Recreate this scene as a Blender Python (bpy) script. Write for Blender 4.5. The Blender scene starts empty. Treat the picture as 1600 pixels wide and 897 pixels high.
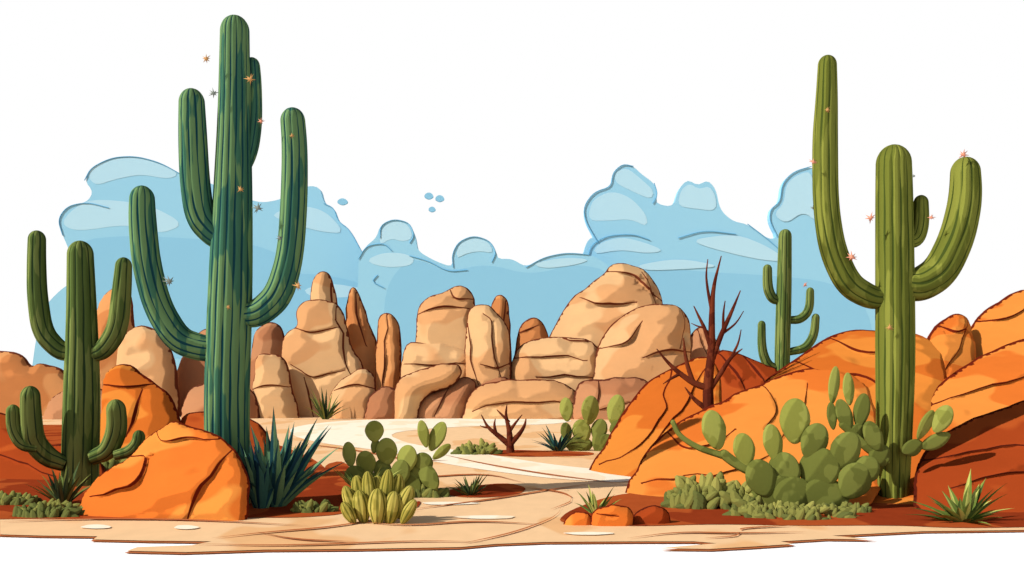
import bpy, math, random
import numpy as np
from mathutils import Vector
from mathutils.geometry import delaunay_2d_cdt
random.seed(7); rng=np.random.default_rng(7)
F=1600.0; H=1.6; HZ=600.0; SUN=5.0
sc=bpy.context.scene
sc.view_settings.view_transform='Standard'; sc.view_settings.look='None'; sc.view_settings.exposure=0

# ---------- survey: measured bearing (u), height (v) and distance -> metres ----------
def W(u,v,d): return ((u-800)*d/F, d, H-(v-HZ)*d/F)
def gd(v): return F*H/(v-HZ)
def lin(c):
    return tuple(((x/255)/12.92 if x/255<=0.04045 else (((x/255)+0.055)/1.055)**2.4) for x in c)

# ---------- materials ----------
def mat(name,lit,dark=None,var=None,k=1.9,nscale=1.0,bump=0.3,toon=0.75,stretch=(1,1,1),varcut=0.5,bdist=0.1,hiA=0.55,loA=.86,w2=.7,grain=.06,dn=.3,dcut=.5):
    m=bpy.data.materials.new(name); m.use_nodes=True; nt=m.node_tree; N=nt.nodes; L=nt.links
    for n in list(N): N.remove(n)
    out=N.new('ShaderNodeOutputMaterial')
    c=lambda x: (*[min(0.9,a/k) for a in lin(x)],1)
    geo=N.new('ShaderNodeTexCoord'); mp=N.new('ShaderNodeMapping'); mp.inputs['Scale'].default_value=stretch
    L.new(geo.outputs['Object'],mp.inputs['Vector'])
    no=N.new('ShaderNodeTexNoise'); no.inputs['Scale'].default_value=nscale; no.inputs['Detail'].default_value=2
    L.new(mp.outputs['Vector'],no.inputs['Vector'])
    col=None
    mx=N.new('ShaderNodeMix'); mx.data_type='RGBA'
    mx.inputs[6].default_value=c(lit); mx.inputs[7].default_value=c(var or lit)
    r=N.new('ShaderNodeValToRGB'); r.color_ramp.elements[0].position=varcut; r.color_ramp.elements[1].position=varcut+0.02
    L.new(no.outputs['Fac'],r.inputs['Fac']); L.new(r.outputs['Color'],mx.inputs[0]); col=mx.outputs[2]
    # fine grain
    n2=N.new('ShaderNodeTexNoise'); n2.inputs['Scale'].default_value=nscale*7; n2.inputs['Detail'].default_value=4
    L.new(mp.outputs['Vector'],n2.inputs['Vector'])
    hs=N.new('ShaderNodeMapRange'); hs.inputs[1].default_value=0.3; hs.inputs[2].default_value=0.7; hs.inputs[3].default_value=1-grain; hs.inputs[4].default_value=1+grain
    L.new(n2.outputs['Fac'],hs.inputs[0])
    mu=N.new('ShaderNodeMix'); mu.data_type='RGBA'; mu.blend_type='MULTIPLY'; mu.inputs[0].default_value=1
    L.new(col,mu.inputs[6]); L.new(hs.outputs[0],mu.inputs[7]); col=mu.outputs[2]
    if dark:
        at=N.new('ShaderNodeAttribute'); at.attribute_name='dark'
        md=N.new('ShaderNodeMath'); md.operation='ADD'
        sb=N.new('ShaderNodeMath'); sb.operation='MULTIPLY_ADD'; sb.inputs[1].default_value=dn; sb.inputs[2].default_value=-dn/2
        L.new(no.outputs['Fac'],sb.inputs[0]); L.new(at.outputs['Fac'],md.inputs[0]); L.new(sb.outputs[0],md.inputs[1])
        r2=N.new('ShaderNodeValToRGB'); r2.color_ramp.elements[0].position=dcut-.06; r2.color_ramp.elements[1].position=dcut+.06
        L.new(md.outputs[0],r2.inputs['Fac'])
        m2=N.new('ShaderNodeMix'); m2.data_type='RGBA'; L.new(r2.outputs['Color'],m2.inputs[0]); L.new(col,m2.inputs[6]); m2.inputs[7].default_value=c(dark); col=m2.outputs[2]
    nrm=None
    if bump:
        b=N.new('ShaderNodeBump'); b.inputs['Strength'].default_value=bump; b.inputs['Distance'].default_value=bdist
        L.new(no.outputs['Fac'],b.inputs['Height']); nrm=b.outputs[0]
    d=N.new('ShaderNodeBsdfDiffuse'); L.new(col,d.inputs['Color'])
    if nrm: L.new(nrm,d.inputs['Normal'])
    if toon>0:
        t1=N.new('ShaderNodeBsdfToon'); t1.inputs['Size'].default_value=hiA; t1.inputs['Smooth'].default_value=0.03
        t2=N.new('ShaderNodeBsdfToon'); t2.inputs['Size'].default_value=loA; t2.inputs['Smooth'].default_value=0.03
        for t in (t1,t2):
            L.new(col,t.inputs['Color'])
            if nrm: L.new(nrm,t.inputs['Normal'])
        a=N.new('ShaderNodeMixShader'); a.inputs[0].default_value=w2; L.new(t1.outputs[0],a.inputs[1]); L.new(t2.outputs[0],a.inputs[2])
        s=N.new('ShaderNodeMixShader'); s.inputs[0].default_value=toon; L.new(d.outputs[0],s.inputs[1]); L.new(a.outputs[0],s.inputs[2])
        L.new(s.outputs[0],out.inputs['Surface'])
    else: L.new(d.outputs[0],out.inputs['Surface'])
    return m

# ---------- mesh accumulator ----------
class Acc:
    def __init__(s): s.v=[]; s.f=[]; s.a=[]; s.m=[]
    def add(s,v,f,a,mi=0):
        o=len(s.v); s.v+=[tuple(x) for x in v]; s.f+=[tuple(int(i)+o for i in t) for t in f]; s.a+=[float(x) for x in a]; s.m+=[mi]*len(f)
    def obj(s,name,mats,parent=None,smooth=True):
        me=bpy.data.meshes.new(name); me.from_pydata(s.v,[],s.f); me.update()
        at=me.attributes.new('dark','FLOAT','POINT'); at.data.foreach_set('value',s.a)
        for m in mats: me.materials.append(m)
        me.polygons.foreach_set('material_index',s.m)
        me.polygons.foreach_set('use_smooth',[smooth]*len(s.f))
        me.update()
        o=bpy.data.objects.new(name,me); sc.collection.objects.link(o)
        if parent: o.parent=parent
        return o

def chaikin(p,n=2,closed=True):
    p=[np.array(q,float) for q in p]
    for _ in range(n):
        q=[]; m=len(p)
        if not closed: q.append(p[0])
        for i in range(m if closed else m-1):
            a,b=p[i],p[(i+1)%m]; q+= [a*.78+b*.22,a*.22+b*.78]
        if not closed: q.append(p[-1])
        p=q
    return np.array(p)
def resample(p,s,closed=True):
    q=np.vstack([p,p[:1]]) if closed else p
    L=np.r_[0,np.cumsum(np.linalg.norm(np.diff(q,axis=0),axis=1))]
    n=max(4,int(L[-1]/s)); t=np.linspace(0,L[-1],n+1); 
    if closed: t=t[:-1]
    return np.stack([np.interp(t,L,q[:,i]) for i in range(q.shape[1])],1)
def segdist(P,Q,closed=True):
    A=Q if closed else Q[:-1]; B=np.roll(Q,-1,0) if closed else Q[1:]
    d=np.full(len(P),1e9)
    for a,b in zip(A,B):
        ab=b-a; t=np.clip(((P-a)@ab)/max(ab@ab,1e-9),0,1); d=np.minimum(d,np.linalg.norm(P-(a+t[:,None]*ab),axis=1))
    return d
def crackdist(P,C):
    """distance to a fissure, which side (lower/right = +1) and taper along it"""
    d=np.full(len(P),1e9); sd=np.zeros(len(P)); tp=np.zeros(len(P)); n=len(C)-1
    for i in range(n):
        a,b=C[i],C[i+1]; ab=b-a; t=np.clip(((P-a)@ab)/max(ab@ab,1e-9),0,1); q=P-(a+t[:,None]*ab); dd=np.linalg.norm(q,axis=1)
        nr=np.array([-ab[1],ab[0]]); 
        if nr[1]+nr[0]*.6<0: nr=-nr
        m=dd<d; d[m]=dd[m]; sd[m]=np.sign(q@nr)[m]; s=(i+t)/n; tp[m]=np.sin(math.pi*np.clip(s,0.04,.96))[m]
    return d,sd,tp
def inside(P,Q):
    x,y=P[:,0],P[:,1]; r=np.zeros(len(P),bool)
    for a,b in zip(Q,np.roll(Q,-1,0)):
        c=((a[1]>y)!=(b[1]>y)); 
        if a[1]!=b[1]: r^=c&(x<(b[0]-a[0])*(y-a[1])/(b[1]-a[1])+a[0])
    return r
def triang(Q,inner):
    pts=np.vstack([Q,inner]) if len(inner) else Q
    n=len(Q); e=[(i,(i+1)%n) for i in range(n)]
    r=delaunay_2d_cdt([Vector(p) for p in pts.tolist()],e,[],0,1e-5)
    vs=np.array([tuple(v) for v in r[0]]); fs=np.array([f for f in r[2] if len(f)==3])
    c=vs[fs].mean(1); fs=fs[inside(c,Q)]
    return vs,fs

def rock(acc,outline,base,lean=0.0,cap=38,bulge=0.9,step=5,cracks=(),mi=0,dd=0,edge=2.6,nf=8,jit=1.6,seed=None,ledge=1.0):
    """boulder: outline is its measured profile; base=(u1,v1,u2,v2) where it meets the ground"""
    R=np.random.default_rng(seed if seed is not None else int(outline[0][0]*13+outline[1][1]*7+1000))
    Q=resample(chaikin(outline,2),step)
    Q=Q+np.stack([np.interp(np.arange(len(Q)),np.arange(0,len(Q)+6,4),R.normal(0,jit*.55,len(range(0,len(Q)+6,4)))) for _ in (0,1)],1)
    lo=Q.min(0); hi=Q.max(0)
    gx,gy=np.meshgrid(np.arange(lo[0],hi[0],step),np.arange(lo[1],hi[1],step))
    G=np.stack([gx.ravel(),gy.ravel()],1)+R.uniform(-.2,.2,(gx.size,2))*step
    CR=[]; 
    for cr in cracks:
        w=3.0
        if isinstance(cr[0],(int,float)): w=cr[0]; cr=cr[1:]
        C=resample(chaikin(cr,2,False),3.5,False); k=np.arange(len(C))
        C=C+np.stack([np.interp(k,np.arange(0,len(C)+8,6),R.normal(0,1.3,len(range(0,len(C)+8,6)))) for _ in (0,1)],1)
        T=np.gradient(C,axis=0); T/=np.linalg.norm(T,axis=1)[:,None]; Nn=np.stack([-T[:,1],T[:,0]],1)
        CR.append((w,C)); 
        G=G[segdist(G,C,False)>w*1.35]
        G=np.vstack([G,C,C+Nn*w*.75,C-Nn*w*.75])
    G=G[inside(G,Q)]
    if len(G): G=G[segdist(G,Q)>min(step*.5,2)]
    vs,fs=triang(Q,G)
    dist=segdist(vs,Q)
    c=(lo+hi)/2; S=(hi-lo)/2
    fac=np.full(len(vs),1e9)
    for k in range(nf):
        an=2*math.pi*(k+R.uniform(-.3,.3))/nf; rad=R.uniform(.2,.75)
        s=c+S*rad*np.array([math.cos(an),math.sin(an)])
        g=-(s-c)/S*R.uniform(.6,1.3)+R.normal(0,.25,2)
        fac=np.minimum(fac,1-.25*rad+((vs-s)/S)@g*0.9)
    fac=np.clip(fac,0.15,1.7)
    t=np.clip(dist/cap,0,1); prof=np.sqrt(np.maximum(0,1-(1-t)**2))
    off=prof*cap*bulge*(0.4+0.85*fac)
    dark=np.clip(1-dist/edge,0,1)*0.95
    for w,C in CR:
        dc,sd,tp=crackdist(vs,C)
        fall=np.clip(1-dc/(cap*.8),0,1)*tp
        off-=np.where(sd>0,1,0)*fall*min(14,cap*.3)*ledge*(dist>1)*np.clip(dc/(w*.6),0,1)
        off-=np.exp(-(dc/w)**2)*w*.9*(dist>1)
        ww=w*(.45+.55*tp)
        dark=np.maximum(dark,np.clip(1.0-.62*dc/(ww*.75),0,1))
    ph=(vs[:,1]*0.9+vs[:,0]*0.25)/R.uniform(26,40)+R.uniform(0,9)
    off+=prof*cap*.07*np.abs(((ph%1)-.5))*2
    vb=np.interp(vs[:,0],[base[0],base[2]],[base[1],base[3]])
    d0=F*H/(vb-HZ)+lean*(vb-vs[:,1])/100+dd
    def pos(o):
        d=d0-o*d0/F
        return np.stack([(vs[:,0]-800)*d0/F,d,H-(vs[:,1]-HZ)*d0/F],1)
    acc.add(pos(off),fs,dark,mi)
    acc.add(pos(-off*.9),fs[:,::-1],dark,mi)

def tube(acc,path,d,ribs=0,seg=None,dy=None,tip=True,mi=0,depth=0.06,round_tip=True,step=4):
    """path: (u,v,r) samples; ribs: cactus pleats"""
    P=np.array([p[:3] for p in path],float); 
    S=chaikin(P,3,False); S=resample(S,step,False)
    n=len(S); sarr=np.r_[0,np.cumsum(np.linalg.norm(np.diff(S[:,:2],axis=0),axis=1))]; L=sarr[-1]
    dys=np.zeros(n) if dy is None else np.interp(sarr/L,np.linspace(0,1,len(dy)),dy)
    D=d+dys
    C=np.stack([(S[:,0]-800)*D/F,D,H-(S[:,1]-HZ)*D/F],1); Rr=S[:,2]*D/F; sx=sarr
    if round_tip:
        rt=S[-1,2]*1.1; x=np.clip((rt-(L-sarr))/rt,0,1)
        idx=np.where(x>0.0)[0][0]
        tt=np.r_[np.arange(idx),np.interp(np.sin(np.linspace(0,math.pi/2,9)),[0,1],[idx,n-1])]
        C=np.stack([np.interp(tt,np.arange(n),C[:,i]) for i in range(3)],1)
        Rb=S[:,2]*D/F; Rb=np.interp(tt,np.arange(n),Rb); sx=np.interp(tt,np.arange(n),sarr); x=np.clip((rt-(L-sx))/rt,0,1); Rr=Rb*np.sqrt(np.maximum(0.0004,1-x**2)); n=len(tt)
    T=np.gradient(C,axis=0); T/=np.linalg.norm(T,axis=1)[:,None]+1e-12
    seg=seg or (ribs*8 if ribs else 10)
    a=np.arange(seg)*2*math.pi/seg
    if ribs:
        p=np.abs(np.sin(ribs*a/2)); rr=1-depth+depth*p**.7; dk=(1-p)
    else: rr=np.ones(seg); dk=np.zeros(seg)
    ref=np.array([0,-1.0,0.0]); V=[];A=[]
    rid=(np.arange(seg)*max(ribs,1)//seg)
    for i in range(n):
        X=ref-T[i]*(ref@T[i]); X/=np.linalg.norm(X)+1e-12; Y=np.cross(T[i],X)
        V.append(C[i]+Rr[i]*rr[:,None]*(np.cos(a)[:,None]*X+np.sin(a)[:,None]*Y))
        # painted dark furrow colour widens and narrows along the stem
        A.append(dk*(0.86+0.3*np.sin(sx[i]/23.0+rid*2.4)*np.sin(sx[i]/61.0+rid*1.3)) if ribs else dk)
    V=np.vstack(V);A=np.concatenate(A); fs=[]
    for i in range(n-1):
        for j in range(seg):
            k=(j+1)%seg; fs.append((i*seg+j,i*seg+k,(i+1)*seg+k,(i+1)*seg+j))
    fs.append(tuple((n-1)*seg+j for j in range(seg)))
    acc.add(V,fs,A,mi)

def pad(acc,u,v,rx,ry,rot,d,thick=0.32,mi=0,ribs=0,dy=0):
    nu,nv=26,14; d=d+dy; s=d/F; V=[];A=[]
    ca,sa=math.cos(math.radians(rot)),math.sin(math.radians(rot))
    yaw=random.uniform(-.3,.4)
    for i in range(nv+1):
        ph=math.pi*i/nv
        for j in range(nu):
            th=2*math.pi*j/nu
            x=rx*math.sin(ph)*math.cos(th); y=min(rx,ry)*thick*math.sin(ph)*math.sin(th); z=ry*math.cos(ph)
            f=1-0.24*(-z/ry if z<0 else 0); x*=f
            dk=0
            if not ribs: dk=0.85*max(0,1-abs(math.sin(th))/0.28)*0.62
            if ribs:
                q=abs(math.sin(ribs*th/2)); x*=.86+.14*q; y*=.86+.14*q; dk=1-q
            x2=x*math.cos(yaw)-y*math.sin(yaw); y2=x*math.sin(yaw)+y*math.cos(yaw)
            X=x2*ca+z*sa; Z=-x2*sa+z*ca
            c=W(u,v,d); V.append((c[0]+X*s,c[1]+y2*s,c[2]+Z*s)); A.append(dk)
    fs=[(i*nu+j,(i+1)*nu+j,(i+1)*nu+(j+1)%nu,i*nu+(j+1)%nu) for i in range(nv) for j in range(nu)]
    acc.add(V,fs,A,mi)

def leafblade(acc,base,tip,w,sag,mi=0,n=8):
    b=np.array(base);t=np.array(tip); dirv=t-b; L=np.linalg.norm(dirv)
    side=np.cross(dirv,(0,0,1.0)); 
    if np.linalg.norm(side)<1e-6: side=np.array([1.0,0,0])
    side/=np.linalg.norm(side)
    side=side*0.6+np.array([0.6,0,0])*(1 if side[0]>=0 else -1); side/=np.linalg.norm(side)
    nrm=np.cross(side,dirv/L); V=[];A=[]
    for i in range(n+1):
        q=i/n; c=b+dirv*q+np.array([0,0,1.0])*sag*L*4*q*(1-q)*.5
        ww=w*(0.55+1.2*q*(1-q)*1.6)*(1-q**2.2)+1e-4
        V+= [c-side*ww+nrm*ww*.35,c-nrm*ww*.1,c+side*ww+nrm*ww*.35]; A+=[.1,0.4,.9]
    fs=[]
    for i in range(n):
        for j in (0,1): fs.append((i*3+j,i*3+j+1,(i+1)*3+j+1,(i+1)*3+j))
    acc.add(V,fs,A,mi)
def rosette(name,u,v,n,length,mats,w=5,spread=75,d=None,sag=.12,seed=1,droop=0,lmin=.6):
    R=random.Random(seed); d=d or gd(v); s=d/F; acc=Acc(); b=W(u,v,d)
    for i in range(n):
        az=2*math.pi*i/n+R.uniform(-.3,.3); el=math.radians(90-spread*math.sqrt(R.uniform(.03,1)))
        L=length*s*R.uniform(lmin,1.05)
        t=(b[0]+L*math.cos(el)*math.cos(az),b[1]+L*math.cos(el)*math.sin(az)*.8,b[2]+L*math.sin(el)-.02)
        b2=(b[0]+.06*L*math.cos(az),b[1]+.06*L*math.sin(az),b[2]-.02)
        leafblade(acc,b2,t,w*s,sag,mi=R.randrange(len(mats)))
    return acc.obj(name,mats)

def bush(name,u,v,rx,ry,mats,n=60,leaf=12,seed=3,d=None):
    """low cushion plant: many small fleshy oval leaves"""
    R=random.Random(seed); d=d or gd(v); s=d/F; acc=Acc(); b=W(u,v,d)
    for i in range(n):
        th=R.uniform(0,2*math.pi); r=math.sqrt(R.random()); x=r*math.cos(th); y=r*math.sin(th)
        h=math.sqrt(max(0,1-r*r)); lump=.75+.25*math.sin(x*5+seed)*math.cos(y*4+seed*2)
        z=h*R.uniform(.35,1)*lump
        c=np.array([b[0]+x*rx*s,b[1]+y*rx*s*.6,b[2]+z*ry*s])
        k=leaf*s*R.uniform(.6,1.25); V=[]; nu,nv=8,6
        an=R.uniform(-.9,.9)+x*1.0; ca,sa=math.cos(an),math.sin(an)
        for p in range(nv+1):
            ph=math.pi*p/nv
            for q in range(nu):
                t=2*math.pi*q/nu; w_=math.sin(ph)*(1-.35*math.cos(ph)); X=w_*math.cos(t)*.62; Y=w_*math.sin(t)*.42; Z=math.cos(ph)*1.15
                V.append(c+k*np.array([X*ca+Z*sa,Y,-X*sa+Z*ca]))
        fs=[(p*nu+q,(p+1)*nu+q,(p+1)*nu+(q+1)%nu,p*nu+(q+1)%nu) for p in range(nv) for q in range(nu)]
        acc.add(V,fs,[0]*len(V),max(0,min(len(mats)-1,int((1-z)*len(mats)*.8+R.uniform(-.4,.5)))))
    return acc.obj(name,mats)

def star(acc,u,v,r,d,seed=0,mi=0):
    R=random.Random(seed+int(u)); s=d/F; c=np.array(W(u,v,d)); n=8
    for i in range(n):
        a=2*math.pi*i/n+R.uniform(-.25,.25); e=R.uniform(-.5,.3); L=r*s*R.uniform(.6,1.2)
        t=c+L*np.array([math.cos(a),e,math.sin(a)]); p=np.array([-math.sin(a),0,math.cos(a)])*r*s*.2; q=np.array([0,1,0])*r*s*.2
        acc.add([c-p,c+q,c+p,c-q,t],[(0,1,4),(1,2,4),(2,3,4),(3,0,4)],[0]*5,mi)

def sheet(name,pts,z,m,sm=2,parent=None):
    Q=chaikin(pts,sm) if sm else np.array(pts,float)
    P=np.array([[ (u-800)*gd(v)/F, gd(v)] for u,v in Q]); 
    vs,fs=triang(P,np.zeros((0,2)))
    a=Acc(); a.add([(x,y,z) for x,y in vs],fs,[0]*len(vs)); return a.obj(name,[m],parent)

# ---------- world, sun, sky ----------
ts=np.array([-0.75,-0.42,0.60]); ts/=np.linalg.norm(ts)
el=math.asin(ts[2]); az=math.atan2(ts[0],ts[1])
w=bpy.data.worlds.new("World"); sc.world=w; w.use_nodes=True
nt=w.node_tree; bg=nt.nodes['Background']; sk=nt.nodes.new('ShaderNodeTexSky'); sk.sky_type='NISHITA'; sk.sun_disc=False
sk.sun_elevation=el; sk.sun_rotation=az; nt.links.new(sk.outputs[0],bg.inputs[0]); bg.inputs[1].default_value=0.07
sl=bpy.data.lights.new('sun','SUN'); sl.energy=SUN; sl.angle=math.radians(.5); sl.color=(1,.96,.9)
so=bpy.data.objects.new('sun',sl); sc.collection.objects.link(so); so.rotation_euler=Vector(-ts).to_track_quat('-Z','Y').to_euler()

m=bpy.data.materials.new('white_haze'); m.use_nodes=True; N=m.node_tree.nodes
for n in list(N): N.remove(n)
e=N.new('ShaderNodeEmission'); o=N.new('ShaderNodeOutputMaterial'); e.inputs[0].default_value=(1,1,1,1); e.inputs[1].default_value=1.0; m.node_tree.links.new(e.outputs[0],o.inputs[0])
a=Acc(); n=48; V=[]
for i in range(n):
    t=2*math.pi*i/n; V+=[(400*math.cos(t),400*math.sin(t),-1),(400*math.cos(t),400*math.sin(t),200)]
a.add(V,[(2*i,2*((i+1)%n),2*((i+1)%n)+1,2*i+1) for i in range(n)],[0]*2*n); a.obj('sky',[m])
a=Acc(); a.add([(-420,-420,0),(420,-420,0),(420,420,0),(-420,420,0)],[(0,1,2,3)],[0]*4)
a.obj('ground',[mat('white_ground',(250,250,250),k=1.0,bump=0,toon=1,hiA=.75)],smooth=False)

# ---------- ground ----------
M_sand=mat('sand',(240,198,150),var=(232,180,126),k=1.08,nscale=.55,toon=0,bump=.1,stretch=(1,.45,1),varcut=.56,grain=.04)
M_pale=mat('pale_path',(252,236,210),var=(248,224,190),k=1.05,nscale=.8,toon=0,bump=0,stretch=(1,.4,1),varcut=.55,grain=.03)
M_rust=mat('rust_shadow_strip',(188,88,42),var=(156,62,30),k=1.3,nscale=.9,toon=0,bump=.2,stretch=(1,.5,1),varcut=.5)
M_line=mat('soil_crack',(196,114,68),k=1.25,toon=0,bump=0)
edge=[(-900,815),(-300,814),(-60,816),(0,818),(0,838),(70,840),(152,841),(146,846),(240,848),(330,849),(300,855),(215,858),(198,864),(290,866),(420,862),(560,861),(720,858),(775,853),(850,850),(990,849),(1085,849),(1120,852),(1060,857),(1030,860),(1110,861),(1180,857),(1240,853),(1220,849),(1290,845),(1370,846),(1300,840),(1440,833),(1600,831),(1800,829),(2500,826)]
front=[[(u-800)*gd(v)/F,gd(v)] for u,v in edge]
P=np.array(front+[[160,14],[160,150],[-160,150],[-160,14]])
vs,fs=triang(P,np.zeros((0,2)))
a=Acc(); a.add([(x,y,.02) for x,y in vs],fs,[0]*len(vs)); a.obj('desert_sand',[M_sand])
P2=np.array([[x,y-.07] for x,y in front]+[[160,13.9],[160,149],[-160,149],[-160,13.9]]); vs,fs=triang(P2,np.zeros((0,2)))
a=Acc(); a.add([(x,y,.012) for x,y in vs],fs,[0]*len(vs)); a.obj('rust_soil_edge',[M_line])
sheet('rust_shadow_strip',[(-500,700),(-300,668),(100,664),(300,668),(420,690),(500,722),(528,760),(545,785),(545,806),(470,812),(380,812),(200,816),(100,813),(-100,816),(-500,815)],.026,M_rust)
sheet('rust_shadow_strip',[(870,818),(890,800),(960,775),(1050,768),(1400,772),(1750,765),(1950,790),(1950,824),(1650,826),(1500,829),(1400,824),(1250,825),(1120,822),(1000,826),(900,822)],.026,M_rust)
sheet('rust_shadow_strip',[(690,774),(710,765),(790,756),(824,764),(815,774),(770,780),(719,780)],.026,M_rust)
sheet('rust_shadow_strip',[(735,708),(780,704),(860,706),(930,708),(925,714),(820,716),(760,713)],.026,M_rust)  # rust-coloured strip painted as shadow around the plants
sheet('rust_shadow_strip',[(500,730),(540,720),(560,760),(640,790),(660,785),(650,800),(560,806),(530,780)],.03,M_rust)
sheet('sand_path',[(452,668),(540,657),(720,654),(905,656),(870,664),(700,668),(600,678),(640,696),(740,708),(860,728),(960,738),(1000,742),(985,757),(880,752),(780,740),(690,726),(600,706),(500,694),(455,682)],.027,M_pale)
for k,(u,v,ru,rv) in enumerate([(150,827,24,3.5),(290,828,20,3.5),(700,790,46,2.5),(920,838,40,2.5),(760,812,50,3)]):
    sheet('sand_highlight_patch',[(u+ru*math.cos(t)*(1+.2*math.sin(3*t+k)),v+rv*math.sin(t)) for t in np.linspace(0,6.28,10)[:-1]],.031,M_pale)  # cream ellipses paint highlights onto the sand
def crack(pts,wd=1.2):
    C=resample(chaikin(pts,2,False),8,False); n=len(C); ww=wd*np.sin(np.linspace(.05,math.pi-.05,n))
    sheet('soil_crack',[(c[0],c[1]-k) for c,k in zip(C,ww)]+[(c[0],c[1]+k) for c,k in zip(C[::-1],ww[::-1])],.036,M_line,sm=0)
for c in [[(330,846),(420,836),(520,828),(610,812),(660,800)],[(0,820),(120,815),(300,816),(480,826)],[(640,800),(760,785),(850,770),(930,758)],[(720,855),(800,838),(870,812),(880,790)],[(980,846),(1060,836),(1150,838),(1260,836)],[(300,855),(450,858),(650,850),(760,852)],[(1100,846),(1160,842),(1150,830),(1240,826)],[(560,726),(640,750),(760,742),(820,758)],[(690,712),(760,728),(860,745),(960,757)],[(480,696),(560,706),(640,722),(700,722)],[(820,765),(880,772),(900,785),(860,800)],[(560,820),(640,826),(740,818),(850,824)],[(400,836),(460,848),(560,852)]]: crack(c,1.0)

# ---------- clouds ----------
def flat(c,k=1.2): return mat('cloud_blue',c,k=k,nscale=.02,toon=0,bump=0,grain=.0)
MC=[flat((150,208,236)),flat((178,222,242)),flat((138,199,231)),flat((106,176,216))]  # the paler blue paints highlights onto the cloud fronts
def slab(acc,pts,d,th,mi,sm=2,rim=None):
    Q=resample(chaikin(pts,sm),6); vs,fs=triang(Q,np.zeros((0,2)))
    n=len(vs); A=[W(u,v,d) for u,v in vs]; B=[(x,y+th,z) for x,y,z in A]
    acc.add(A,fs,[0]*n,mi); acc.add(B,fs[:,::-1],[0]*n,mi)
    m=len(Q); q=[W(u,v,d) for u,v in Q]; q2=[(x,y+th,z) for x,y,z in q]
    acc.add(q+q2,[(i,(i+1)%m,(i+1)%m+m,i+m) for i in range(m)],[0]*2*m,mi)
def ell(u,v,rx,ry,ph=0): return [(u+rx*math.cos(t)*(1+.06*math.sin(3*t+ph)),v+ry*math.sin(t)*(1+.05*math.cos(4*t+ph))) for t in np.linspace(0,2*math.pi,15)[:-1]]
def puffs(name,main,parts,rims,d):
    a=Acc(); slab(a,main,d,1.5,0)
    for k,(p,mi) in enumerate(parts): slab(a,p,d-.012*(k+1),.006,mi)
    for r in rims: tube(a,[(u,v,.75) for u,v in r],d-.02-.012*len(parts),seg=6,round_tip=False,mi=3,step=5)
    return a.obj(name,MC,smooth=False)
puffs('cloud',[(60,500),(75,472),(100,448),(118,440),(112,400),(98,368),(90,343),(105,322),(136,316),(146,300),(132,282),(142,262),(175,246),(212,244),(250,254),(282,272),(320,282),(400,318),(440,312),(478,290),(500,292),(506,318),(522,325),(528,346),(546,358),(562,388),(580,420),(600,440),(640,450),(660,650),(40,650)],
 [([(120,375),(200,368),(290,372),(400,380),(480,420),(480,560),(100,560),(130,440)],2),([(110,330),(140,310),(230,318),(290,350),(250,366),(200,350),(120,362),(95,350)],1),([(142,262),(180,247),(215,246),(250,256),(282,272),(262,280),(220,272),(180,280),(150,290),(138,278)],1),([(420,335),(470,320),(510,330),(540,365),(500,362),(450,348)],1),([(420,440),(480,425),(560,440),(620,470),(640,540),(420,560)],2),([(470,452),(520,442),(570,452),(612,448),(560,464),(490,466)],1)],
 [[(98,368),(90,343),(105,322),(136,316),(170,325)],[(132,282),(142,262),(175,246),(212,244),(250,254),(282,272)],[(506,318),(522,325),(528,346),(546,358),(562,388)]],150)
puffs('cloud',[(560,405),(572,384),(588,372),(594,352),(615,342),(640,348),(650,372),(652,392),(680,408),(708,418),(706,398),(716,378),(740,368),(765,376),(776,394),(778,405),(800,404),(822,418),(850,402),(885,395),(925,398),(960,420),(960,650),(540,650),(560,440)],
 [([(640,400),(700,425),(760,412),(830,430),(900,412),(960,425),(960,560),(600,560),(600,450)],2),([(592,385),(596,356),(615,345),(638,350),(646,372),(630,378),(610,372)],1),([(570,408),(595,395),(630,395),(650,405),(640,416),(600,418)],1),([(712,405),(716,382),(740,371),(764,378),(772,396),(750,392),(728,396)],1),([(830,412),(880,402),(925,405),(900,414),(850,420)],1)],
 [[(594,372),(594,352),(615,342),(640,348),(648,368),(640,380)],[(560,405),(572,384),(600,380),(612,392)],[(708,418),(706,398),(716,378),(740,368),(765,376),(776,394),(768,410)],[(822,418),(850,402),(885,395),(920,398)],[(640,400),(670,408),(700,425),(730,422)],[(590,430),(580,440),(600,450)]],140)
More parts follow.
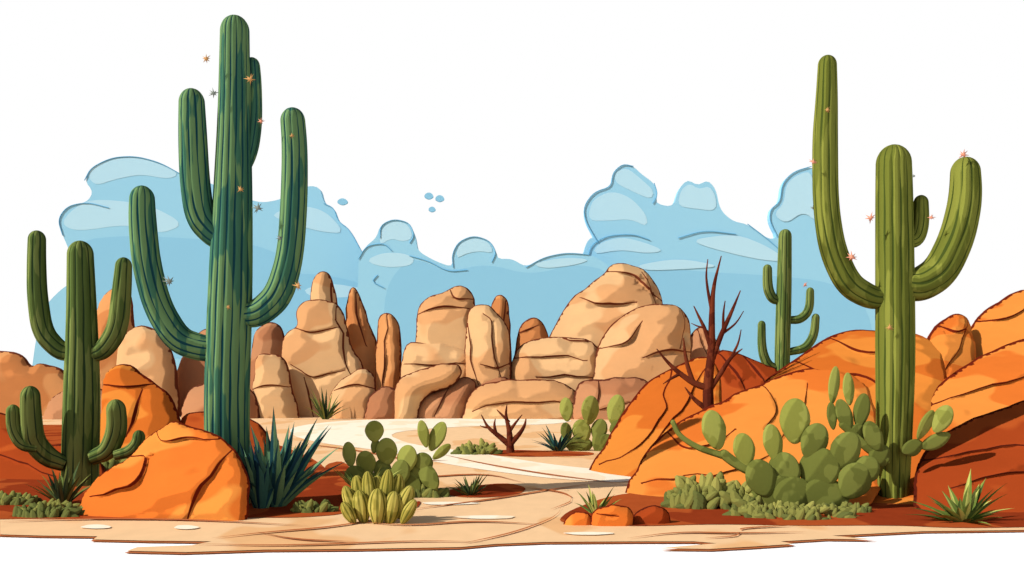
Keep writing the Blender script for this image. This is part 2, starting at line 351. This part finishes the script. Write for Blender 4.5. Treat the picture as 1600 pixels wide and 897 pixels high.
puffs('cloud',[(918,372),(930,374),(914,345),(912,322),(928,300),(955,292),(957,270),(973,256),(990,260),(1002,272),(1022,286),(1028,304),(1024,318),(1052,324),(1060,296),(1074,280),(1090,290),(1106,281),(1119,296),(1125,328),(1145,346),(1168,350),(1200,374),(1216,372),(1202,345),(1204,326),(1219,316),(1222,286),(1240,268),(1268,260),(1292,275),(1320,400),(1350,440),(1375,470),(1385,650),(900,650),(905,420)],
 [([(930,440),(1000,415),(1100,425),(1200,430),(1300,440),(1360,480),(1370,600),(930,600)],2),([(918,345),(925,312),(955,298),(985,308),(1010,335),(1012,355),(985,342),(950,345)],1),([(960,285),(962,268),(980,262),(1002,280),(1022,298),(1018,312),(990,300)],1),([(1058,322),(1064,296),(1078,286),(1092,296),(1108,290),(1118,305),(1120,330),(1085,326)],1),([(925,398),(935,380),(970,370),(1005,378),(1040,392),(1010,396),(970,390)],1),([(1150,365),(1200,385),(1235,410),(1180,405),(1100,385),(1080,374)],1),([(1208,335),(1225,318),(1228,288),(1245,273),(1270,266),(1280,350),(1255,330),(1228,350)],1),([(990,415),(1060,403),(1130,416),(1080,420),(1010,423)],1)],
 [[(935,380),(914,345),(912,322),(928,300),(955,292),(957,270),(973,256),(990,260)],[(918,405),(924,382),(950,368),(990,366),(1015,375)],[(1216,372),(1202,345),(1204,326),(1219,316),(1222,286),(1240,268),(1268,260)],[(1022,286),(1028,304),(1020,318)],[(1168,350),(1200,374),(1220,392)],[(1060,372),(1100,360),(1150,366)]],145)
a=Acc()
for (u,v,rx,ry) in [(535,315,8,5),(670,306,7,5),(687,310,7,5),(675,327,5.5,4)]:
    Q=ell(u,v,rx,ry); 
    qq=[W(x,y,142) for x,y in Q]; n=len(qq); q2=[(x,y+.5,z) for x,y,z in qq]
    a.add(qq+q2,[tuple(range(n)),tuple(range(2*n-1,n-1,-1))]+[(i,(i+1)%n,(i+1)%n+n,i+n) for i in range(n)],[0]*2*n,2)
a.obj('small_cloud',MC,smooth=False)

# ---------- far rocks ----------
DK=(124,62,40)
kw=dict(k=1.62,nscale=.22,bump=.7,bdist=1.0,grain=.03,toon=.85,loA=.8)
M_tan=mat('tan_rock',(244,194,138),dark=DK,var=(234,174,118),stretch=(1,1,1.3),**kw)
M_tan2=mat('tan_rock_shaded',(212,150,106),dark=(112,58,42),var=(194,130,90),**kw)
M_tano=mat('orange_tan_rock',(238,166,104),dark=DK,var=(220,142,84),**kw)
b=(0,652,1600,652)
a=Acc()
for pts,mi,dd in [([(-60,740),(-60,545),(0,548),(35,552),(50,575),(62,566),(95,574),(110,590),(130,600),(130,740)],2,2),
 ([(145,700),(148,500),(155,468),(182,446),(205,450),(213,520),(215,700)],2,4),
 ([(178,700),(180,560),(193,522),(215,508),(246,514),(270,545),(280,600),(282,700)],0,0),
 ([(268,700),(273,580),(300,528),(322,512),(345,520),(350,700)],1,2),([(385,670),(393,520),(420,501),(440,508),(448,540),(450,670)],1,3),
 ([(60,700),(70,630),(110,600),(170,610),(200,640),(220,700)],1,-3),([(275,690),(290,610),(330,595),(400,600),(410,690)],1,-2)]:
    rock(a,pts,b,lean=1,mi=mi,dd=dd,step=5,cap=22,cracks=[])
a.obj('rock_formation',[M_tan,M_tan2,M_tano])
a=Acc()
for pts,mi,dd,cr in [
 ([(396,670),(396,565),(410,553),(435,553),(450,568),(458,610),(472,670)],0,-1.5,[[(396,608),(425,600),(455,605)]]),
 ([(482,500),(486,442),(500,422),(515,426),(524,447),(530,500)],0,1.5,[[(516,432),(520,460),(526,490)]]),
 ([(438,560),(445,520),(465,511),(460,488),(475,470),(505,466),(528,475),(540,500),(548,540),(572,575),(566,670),(470,672),(452,600)],0,0,[[(463,512),(490,520),(530,512)],[(528,480),(535,530),(545,570),(560,600)],[(455,570),(490,590),(540,580)],[(480,590),(490,650)]]),
 ([(518,670),(513,615),(545,582),(572,574),(588,590),(590,670)],0,-2,[[(520,610),(550,600),(585,606)]]),
 ([(538,520),(544,458),(553,447),(563,458),(576,500),(592,545),(592,640),(545,600)],2,2,[[(556,452),(562,500),(575,540)]]),
 ([(586,600),(589,496),(600,487),(615,490),(626,510),(630,580),(622,668),(588,668)],2,1,[[(605,490),(604,560),(600,640)]]),
 ([(565,668),(575,620),(600,600),(625,610),(625,668)],1,-2.5,[])]:
    rock(a,pts,b,lean=1,mi=mi,dd=dd,step=4,cap=20,cracks=[[2.0]+c for c in cr])
a.obj('rock_formation',[M_tan,M_tan2,M_tano])
a=Acc()
for pts,mi,dd,cr in [
 ([(762,600),(764,482),(775,462),(786,459),(796,470),(798,520),(800,600)],2,2,[[(790,465),(785,520)]]),
 ([(648,580),(650,482),(665,465),(690,458),(712,446),(735,451),(742,472),(745,500),(750,570),(720,600)],0,0,[[(652,490),(690,480),(735,482)],[(700,450),(712,470),(738,470)]]),
 ([(726,600),(727,490),(745,474),(770,480),(790,502),(799,540),(798,600),(770,640),(735,650)],0,-1,[[(732,500),(735,560),(748,600)],[(755,490),(770,505),(770,560),(785,590)],[(750,570),(775,575),(798,570)]]),
 ([(625,620),(628,542),(650,532),(735,543),(742,590),(720,660),(640,660)],0,-.6,[[(630,568),(680,572),(735,568)]]),
 ([(610,672),(614,610),(632,582),(690,569),(716,568),(724,585),(705,605),(660,620),(648,672)],0,-2.5,[]),
 ([(640,672),(655,620),(700,603),(728,585),(745,598),(740,630),(715,672)],1,-2,[[(700,605),(690,630),(680,650)]]),
 ([(715,672),(725,620),(748,596),(790,585),(800,600),(800,672)],1,-1.5,[])]:
    rock(a,pts,b,lean=1,mi=mi,dd=dd,step=4,cap=24,cracks=[[2.0]+c for c in cr])
a.obj('rock_formation',[M_tan,M_tan2,M_tano])
a=Acc()
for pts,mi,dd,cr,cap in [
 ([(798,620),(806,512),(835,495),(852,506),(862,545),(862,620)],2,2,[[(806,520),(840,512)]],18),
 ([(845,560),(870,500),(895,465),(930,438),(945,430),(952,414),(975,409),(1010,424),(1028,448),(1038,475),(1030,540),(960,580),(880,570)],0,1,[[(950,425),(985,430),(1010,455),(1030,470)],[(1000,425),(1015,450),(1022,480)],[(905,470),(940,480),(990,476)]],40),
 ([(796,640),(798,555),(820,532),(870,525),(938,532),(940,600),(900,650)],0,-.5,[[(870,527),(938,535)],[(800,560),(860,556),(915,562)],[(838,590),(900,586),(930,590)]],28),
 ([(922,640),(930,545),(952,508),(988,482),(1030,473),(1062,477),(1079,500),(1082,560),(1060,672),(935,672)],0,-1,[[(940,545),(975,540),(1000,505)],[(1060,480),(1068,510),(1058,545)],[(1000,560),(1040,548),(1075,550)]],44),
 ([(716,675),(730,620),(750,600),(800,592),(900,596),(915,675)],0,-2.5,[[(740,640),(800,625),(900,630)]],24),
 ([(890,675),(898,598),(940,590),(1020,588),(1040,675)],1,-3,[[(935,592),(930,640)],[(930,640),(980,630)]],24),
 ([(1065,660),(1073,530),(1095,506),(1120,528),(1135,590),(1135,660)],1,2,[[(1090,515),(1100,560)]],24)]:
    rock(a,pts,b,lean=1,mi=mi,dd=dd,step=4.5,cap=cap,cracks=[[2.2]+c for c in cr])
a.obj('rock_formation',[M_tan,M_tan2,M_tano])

# ---------- orange rocks ----------
DO=(116,38,20)
kw=dict(nscale=.5,bump=.6,bdist=.42,stretch=(1,1,1.6),grain=.02,toon=.88,loA=.77)
M_or=mat('orange_rock',(242,146,60),dark=DO,var=(226,118,44),k=1.6,**kw)
M_or2=mat('rust_rock',(200,92,40),dark=(100,36,22),var=(178,74,32),k=1.6,**kw)
M_or3=mat('red_orange_rock',(246,150,66),dark=DO,var=(232,122,48),k=1.45,**kw)
OR=[M_or,M_or2,M_or3]
a=Acc()
for pts,base,lean,mi,cap,cr,dd in [
 ([(1085,680),(1085,600),(1118,546),(1150,549),(1190,570),(1225,580),(1215,680)],(1085,715,1215,715),1.5,1,26,[[(1120,550),(1150,590),(1160,620)],[(1160,555),(1190,600)]],0),
 ([(905,765),(925,722),(948,690),(975,640),(1012,594),(1060,570),(1105,552),(1128,580),(1130,660),(1060,720),(1000,765)],(920,737,1130,765),3,0,40,[[(1050,578),(1030,610),(1035,640),(1000,690),(960,715),(935,725)],[(1105,565),(1080,600),(1060,640),(1000,712)]],0),
 ([(1180,700),(1180,605),(1240,562),(1288,528),(1330,514),(1375,516),(1440,522),(1480,560),(1480,830),(1200,830)],(985,765,1480,790),2.6,0,60,[[(1240,566),(1275,590),(1330,585),(1360,610)],[(1295,532),(1330,556),(1380,550)]],0),
 ([(960,810),(985,750),(1010,702),(1052,662),(1110,635),(1180,602),(1235,580),(1290,572),(1345,590),(1370,640),(1380,820),(960,830)],(985,765,1480,790),2.6,2,56,
   [[(1040,672),(1060,700),(1110,690),(1135,668)],[(1190,606),(1205,640),(1180,668)],[(1060,738),(1130,735),(1200,700)],[(1000,752),(1050,742),(1090,752)],[(1250,600),(1240,640),(1200,690)]],-.5),
 ([(1425,720),(1432,560),(1465,500),(1495,487),(1517,500),(1525,560),(1500,720)],(1425,775,1525,765),2.2,2,34,[[(1508,496),(1490,540),(1455,590)],[(1465,508),(1480,520),(1500,516)]],0),
 ([(1480,700),(1500,545),(1520,500),(1560,467),(1600,453),(1700,435),(1760,500),(1760,700)],(1480,770,1760,760),2.6,2,45,[[(1520,505),(1560,500),(1600,475)]],0),
 ([(1425,760),(1440,625),(1505,570),(1600,525),(1720,500),(1800,560),(1800,760)],(1425,785,1800,780),2.2,2,45,[[(1450,628),(1510,610),(1600,580)]],0),
 ([(1425,830),(1432,715),(1480,670),(1560,640),(1600,625),(1720,600),(1800,640),(1800,830)],(1425,800,1800,800),1.5,1,40,[[(1440,720),(1500,700),(1600,690)],[(1470,760),(1540,735),(1620,735)]],0)]:
    rock(a,pts,base,lean=lean,mi=mi,step=5,cap=cap,cracks=[[2.8]+c for c in cr],nf=9,dd=dd)
a.obj('orange_rock_outcrop',OR)
a=Acc()
rock(a,[(156,760),(158,590),(185,568),(208,569),(235,594),(266,612),(281,645),(290,760)],(156,735,290,735),lean=1.5,mi=0,cap=32,cracks=[[2.5,(160,600),(200,605),(250,600)],[3,(230,610),(225,650),(210,680)]])
a.obj('orange_boulder',OR)
a=Acc()
rock(a,[(-80,800),(-80,640),(0,640),(40,668),(70,700),(110,690),(160,700),(170,800)],(-80,745,170,752),lean=2,mi=1,cap=30,cracks=[[3,(-20,700),(40,715),(100,740)]])
rock(a,[(270,760),(275,650),(330,640),(420,660),(430,760)],(270,735,430,735),lean=2,mi=1,cap=30)
a.obj('rust_hill',OR)
a=Acc()
rock(a,[(112,835),(128,778),(150,746),(200,716),(222,690),(245,672),(272,656),(300,666),(345,680),(372,708),(390,745),(390,790),(384,835)],(112,803,390,813),lean=.45,dd=-.1,mi=2,cap=52,bulge=.62,step=4,nf=10,seed=5,
 cracks=[[2.8,(205,715),(240,708),(232,745),(200,762),(150,775)],[2.6,(245,675),(262,692),(300,680),(345,690)],[2.8,(362,706),(340,735),(318,765),(300,812)]])
a.obj('orange_boulder',OR)
a=Acc()
rock(a,[(876,840),(882,812),(900,798),(925,803),(935,840)],(876,822,935,822),mi=2,cap=12,step=3)
rock(a,[(918,840),(925,800),(950,788),(978,790),(992,803),(985,840)],(918,823,985,823),mi=2,cap=14,step=3,cracks=[[2,(935,800),(965,805)]])
rock(a,[(985,840),(990,800),(1015,788),(1045,795),(1052,840)],(985,820,1052,820),mi=1,cap=14,step=3)
a.obj('small_rock_pile',OR)

# ---------- cacti ----------
kw=dict(nscale=2.2,bump=.15,bdist=.04,stretch=(2.5,2.5,.35),varcut=.5,grain=.03,dn=.35,toon=.92,hiA=.5,loA=.71,w2=.5)
M_ca=mat('bluegreen_cactus_skin',(116,152,100),dark=(30,72,80),var=(72,120,94),k=1.85,dcut=.56,**kw)  # teal dark tone paints the shade colour into the pleat grooves
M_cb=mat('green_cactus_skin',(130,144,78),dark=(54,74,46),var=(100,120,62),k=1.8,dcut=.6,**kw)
M_cc=mat('olive_cactus_skin',(134,138,60),dark=(70,82,34),var=(112,118,48),k=1.68,dcut=.62,**kw)
M_sp=mat('spine_tan',(214,160,100),k=1.4,toon=0,bump=0); M_sp2=mat('spine_grey',(140,146,136),k=1.5,toon=0,bump=0); M_sp3=mat('spine_pink',(240,160,130),k=1.4,toon=0,bump=0)
def cactus(name,d,trunk,arms,m,ribs,stars=(),aribs=10):
    e=bpy.data.objects.new(name,None); sc.collection.objects.link(e)
    a=Acc(); tube(a,trunk,d,ribs=ribs); a.obj('trunk',[m],e)
    for i,(p,dy) in enumerate(arms):
        a=Acc(); tube(a,p,d,ribs=aribs,dy=dy,step=3); a.obj('arm_%d'%(i+1),[m],e)
    if stars:
        a=Acc()
        for (u,v,r,mi) in stars: star(a,u,v,r,d-.32,mi=mi)
        a.obj('spine_clusters',[M_sp,M_sp2,M_sp3],e)
    return e
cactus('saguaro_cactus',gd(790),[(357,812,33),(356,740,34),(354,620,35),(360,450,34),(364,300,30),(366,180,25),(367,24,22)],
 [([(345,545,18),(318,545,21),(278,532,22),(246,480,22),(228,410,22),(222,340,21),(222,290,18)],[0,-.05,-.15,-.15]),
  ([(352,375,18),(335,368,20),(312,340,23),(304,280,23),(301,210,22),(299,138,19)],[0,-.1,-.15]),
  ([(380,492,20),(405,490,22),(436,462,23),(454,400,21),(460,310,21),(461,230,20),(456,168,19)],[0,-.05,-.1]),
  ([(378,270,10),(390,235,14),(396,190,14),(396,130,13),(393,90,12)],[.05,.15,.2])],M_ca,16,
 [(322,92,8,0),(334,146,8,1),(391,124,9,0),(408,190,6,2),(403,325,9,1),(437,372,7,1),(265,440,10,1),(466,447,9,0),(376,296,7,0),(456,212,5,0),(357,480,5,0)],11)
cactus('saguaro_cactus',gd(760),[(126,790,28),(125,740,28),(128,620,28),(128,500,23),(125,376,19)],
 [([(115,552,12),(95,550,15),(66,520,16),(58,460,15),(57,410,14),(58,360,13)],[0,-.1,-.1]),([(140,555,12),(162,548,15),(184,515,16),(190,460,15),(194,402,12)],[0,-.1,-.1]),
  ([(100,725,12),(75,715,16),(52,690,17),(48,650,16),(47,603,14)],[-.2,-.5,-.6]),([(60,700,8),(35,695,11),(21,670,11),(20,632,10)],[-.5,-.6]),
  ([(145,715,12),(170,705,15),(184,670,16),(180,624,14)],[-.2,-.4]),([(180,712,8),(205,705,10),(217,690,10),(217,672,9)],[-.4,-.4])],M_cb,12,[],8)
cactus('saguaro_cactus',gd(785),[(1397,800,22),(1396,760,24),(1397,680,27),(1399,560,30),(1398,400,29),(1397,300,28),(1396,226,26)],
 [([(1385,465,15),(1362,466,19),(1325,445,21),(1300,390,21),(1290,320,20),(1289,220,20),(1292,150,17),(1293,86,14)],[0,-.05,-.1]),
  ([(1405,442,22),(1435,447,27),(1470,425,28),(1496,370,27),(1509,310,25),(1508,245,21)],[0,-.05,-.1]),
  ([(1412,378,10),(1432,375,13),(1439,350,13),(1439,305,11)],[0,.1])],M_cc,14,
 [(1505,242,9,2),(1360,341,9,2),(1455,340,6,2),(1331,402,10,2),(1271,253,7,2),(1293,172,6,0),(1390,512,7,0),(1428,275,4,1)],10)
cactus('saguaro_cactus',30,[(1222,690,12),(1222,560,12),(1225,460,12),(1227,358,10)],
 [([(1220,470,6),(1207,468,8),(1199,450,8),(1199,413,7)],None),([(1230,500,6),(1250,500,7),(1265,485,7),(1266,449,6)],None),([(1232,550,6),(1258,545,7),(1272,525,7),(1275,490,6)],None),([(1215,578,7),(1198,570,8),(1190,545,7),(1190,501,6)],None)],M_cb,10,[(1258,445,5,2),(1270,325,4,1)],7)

# ---------- prickly pears ----------
kw=dict(k=1.6,nscale=3,bump=.2,bdist=.04,toon=.9,grain=.02)
M_pp=mat('prickly_pear_pad',(174,178,88),dark=(92,104,44),var=(156,160,74),**kw)
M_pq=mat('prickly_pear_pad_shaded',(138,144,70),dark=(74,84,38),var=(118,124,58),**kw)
M_br=mat('barrel_cactus_skin',(212,196,98),dark=(118,116,46),var=(186,172,78),**kw)
def pears(name,v,pads,extra=None):
    a=Acc(); d=gd(v)
    for k,p in enumerate(pads):
        u,vv,rx,ry,rot=p[:5]; mi=p[5] if len(p)>5 else 0
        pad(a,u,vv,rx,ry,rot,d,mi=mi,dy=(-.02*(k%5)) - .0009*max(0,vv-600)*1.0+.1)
    if extra:
        for e in extra: tube(a,e,d,seg=10,mi=1)
    return a.obj(name,[M_pp,M_pq,M_br])
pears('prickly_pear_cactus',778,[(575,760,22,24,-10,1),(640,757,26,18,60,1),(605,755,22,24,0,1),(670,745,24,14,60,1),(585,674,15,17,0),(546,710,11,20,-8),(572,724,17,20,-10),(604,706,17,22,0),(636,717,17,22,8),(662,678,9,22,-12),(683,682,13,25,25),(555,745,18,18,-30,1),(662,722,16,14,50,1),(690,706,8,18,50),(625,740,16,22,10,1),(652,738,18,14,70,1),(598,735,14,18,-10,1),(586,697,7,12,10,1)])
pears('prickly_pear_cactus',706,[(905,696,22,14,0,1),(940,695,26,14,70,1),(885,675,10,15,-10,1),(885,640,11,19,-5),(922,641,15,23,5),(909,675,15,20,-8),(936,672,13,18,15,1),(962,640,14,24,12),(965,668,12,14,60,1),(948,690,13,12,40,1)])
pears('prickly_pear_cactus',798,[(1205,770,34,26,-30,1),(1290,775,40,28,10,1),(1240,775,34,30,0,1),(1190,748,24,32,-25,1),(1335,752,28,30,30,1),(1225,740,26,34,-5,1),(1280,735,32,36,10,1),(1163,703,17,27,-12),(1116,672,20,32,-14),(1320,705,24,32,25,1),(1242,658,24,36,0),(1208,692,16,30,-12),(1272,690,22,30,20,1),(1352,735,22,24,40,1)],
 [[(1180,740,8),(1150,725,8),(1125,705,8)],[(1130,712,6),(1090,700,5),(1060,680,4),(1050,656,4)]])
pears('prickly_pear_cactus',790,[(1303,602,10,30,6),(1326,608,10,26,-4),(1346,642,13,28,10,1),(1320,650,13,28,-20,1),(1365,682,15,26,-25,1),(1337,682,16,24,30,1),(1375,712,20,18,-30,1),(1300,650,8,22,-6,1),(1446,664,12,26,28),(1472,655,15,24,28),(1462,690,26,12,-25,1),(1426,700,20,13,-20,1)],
 [[(1385,720,7),(1355,700,7),(1335,680,6),(1312,660,6)]])
a=Acc()
for k,(u,v,rx,ry,rot) in enumerate([(590,775,16,32,0),(562,770,13,28,-12),(618,770,13,30,12),(577,768,12,32,-6),(604,766,12,33,6),(549,785,12,28,-22),(632,785,13,28,22),(565,793,14,28,-10),(612,795,15,28,10),(590,793,16,30,0),(638,800,10,22,30),(545,802,10,20,-30)]):
    pad(a,u,v,rx,ry,rot,gd(820),thick=.95,ribs=8,mi=2,dy=.25-.03*k)
a.obj('barrel_cactus_cluster',[M_pp,M_pq,M_br])

# ---------- agaves, tufts, bushes ----------
def lm(n,c,dk): return mat(n,c,dark=dk,k=1.3,nscale=3,bump=0,toon=.5,dn=.2)
G_blue=[lm('agave_blue',(118,160,116),(38,78,88)),lm('agave_teal',(66,110,98),(28,58,76))]
G_gr=[lm('yucca_green',(196,198,104),(108,126,56)),lm('yucca_deep',(144,156,72),(80,98,48))]
G_ol=[lm('grass_olive',(128,132,68),(68,80,40)),lm('grass_dark',(90,106,64),(54,68,46))]
rosette('agave_plant',430,794,60,166,G_blue,w=8,spread=60,seed=4,lmin=.5)
rosette('agave_plant',408,797,22,130,G_blue,w=7,spread=36,seed=14)
rosette('agave_plant',1505,818,40,92,G_gr,w=7,spread=84,seed=5,lmin=.6)
rosette('yucca_plant',508,656,22,56,G_ol,w=2.4,spread=70,seed=6)
rosette('yucca_plant',872,706,30,58,G_blue,w=2.6,spread=78,seed=7)
rosette('yucca_plant',735,776,34,48,G_ol,w=2.4,spread=72,seed=8)
rosette('yucca_plant',932,806,22,58,G_gr,w=3.6,spread=80,seed=9)
rosette('yucca_plant',98,790,34,80,G_ol,w=4,spread=60,seed=10)
rosette('yucca_plant',570,778,24,80,G_gr,w=3.2,spread=75,seed=11,d=gd(785))
rosette('yucca_plant',1022,818,30,32,G_ol,w=2.4,spread=85,seed=12)
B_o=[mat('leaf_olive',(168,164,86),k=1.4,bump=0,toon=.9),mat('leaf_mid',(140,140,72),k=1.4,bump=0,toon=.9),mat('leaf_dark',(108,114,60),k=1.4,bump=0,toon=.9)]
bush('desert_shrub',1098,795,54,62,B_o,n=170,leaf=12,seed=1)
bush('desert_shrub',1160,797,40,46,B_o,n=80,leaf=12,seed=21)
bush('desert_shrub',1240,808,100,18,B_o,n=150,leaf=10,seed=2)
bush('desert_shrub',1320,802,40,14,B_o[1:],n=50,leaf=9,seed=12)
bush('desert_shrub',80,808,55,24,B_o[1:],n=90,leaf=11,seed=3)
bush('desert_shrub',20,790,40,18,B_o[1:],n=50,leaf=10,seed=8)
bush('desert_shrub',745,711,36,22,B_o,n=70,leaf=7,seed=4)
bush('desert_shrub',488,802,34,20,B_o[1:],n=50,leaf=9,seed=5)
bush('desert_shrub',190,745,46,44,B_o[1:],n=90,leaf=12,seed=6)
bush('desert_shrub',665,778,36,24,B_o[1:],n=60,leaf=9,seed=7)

# ---------- dead wood ----------
M_w=mat('dead_wood',(124,60,38),dark=(60,24,18),var=(98,44,30),k=1.6,nscale=4,bump=.3,bdist=.05)
a=Acc()
for p in [[(1104,720,11),(1107,640,9),(1106,600,8),(1112,550,6),(1112,500,5),(1114,450,3.2),(1127,400,.8)],[(1106,606,6),(1085,600,5),(1060,582,4),(1042,565,2.5),(1026,545,.8)],[(1084,600,4),(1074,572,3.5),(1070,550,2.5),(1068,528,.8)],
 [(1062,584,3),(1048,592,2),(1036,600,.7)],[(1112,548,4),(1102,515,3.2),(1092,495,2),(1084,478,.8)],[(1113,560,5),(1128,520,4),(1142,490,3),(1157,454,.8)],[(1130,515,2.5),(1130,490,1.8),(1133,470,.7)],[(1108,610,5),(1125,585,4),(1142,558,3),(1160,545,.8)],[(1144,556,2.5),(1154,536,1.6),(1158,515,.7)],[(1113,490,3),(1106,455,2.2),(1103,430,1.6),(1106,405,.7)],[(1106,640,5),(1085,625,3.5),(1070,605,.8)],[(1128,522,2.4),(1150,506,1.5),(1162,486,.6)],[(1100,512,2),(1090,510,1.2),(1080,505,.5)]]:
    tube(a,p,18.6,seg=10,round_tip=False)
a.obj('dead_tree',[M_w])
a=Acc()
for p in [[(798,716,7),(797,695,6),(796,672,4),(790,650,2.5),(792,632,.7)],[(797,696,5),(778,680,4),(762,668,2.5),(752,648,.7)],[(797,694,5),(812,678,3.5),(820,665,2.5),(822,654,.7)],[(775,678,3),(772,664,2),(774,654,.6)],[(796,674,3),(806,660,2),(816,648,.6)],[(763,668,2),(756,668,1.2),(750,665,.5)],[(796,660,2.5),(782,646,1.6),(776,640,.5)]]:
    tube(a,p,gd(709),seg=8,round_tip=False,step=3)
a.obj('dead_shrub',[M_w])

# ---------- camera ----------
c=bpy.data.cameras.new('camera'); co=bpy.data.objects.new('camera',c); sc.collection.objects.link(co); sc.camera=co
co.location=(0,0,H); co.rotation_euler=(math.radians(90),0,0); c.sensor_width=36; c.lens=36; c.shift_y=(HZ-448.5)/1600; c.clip_end=2000
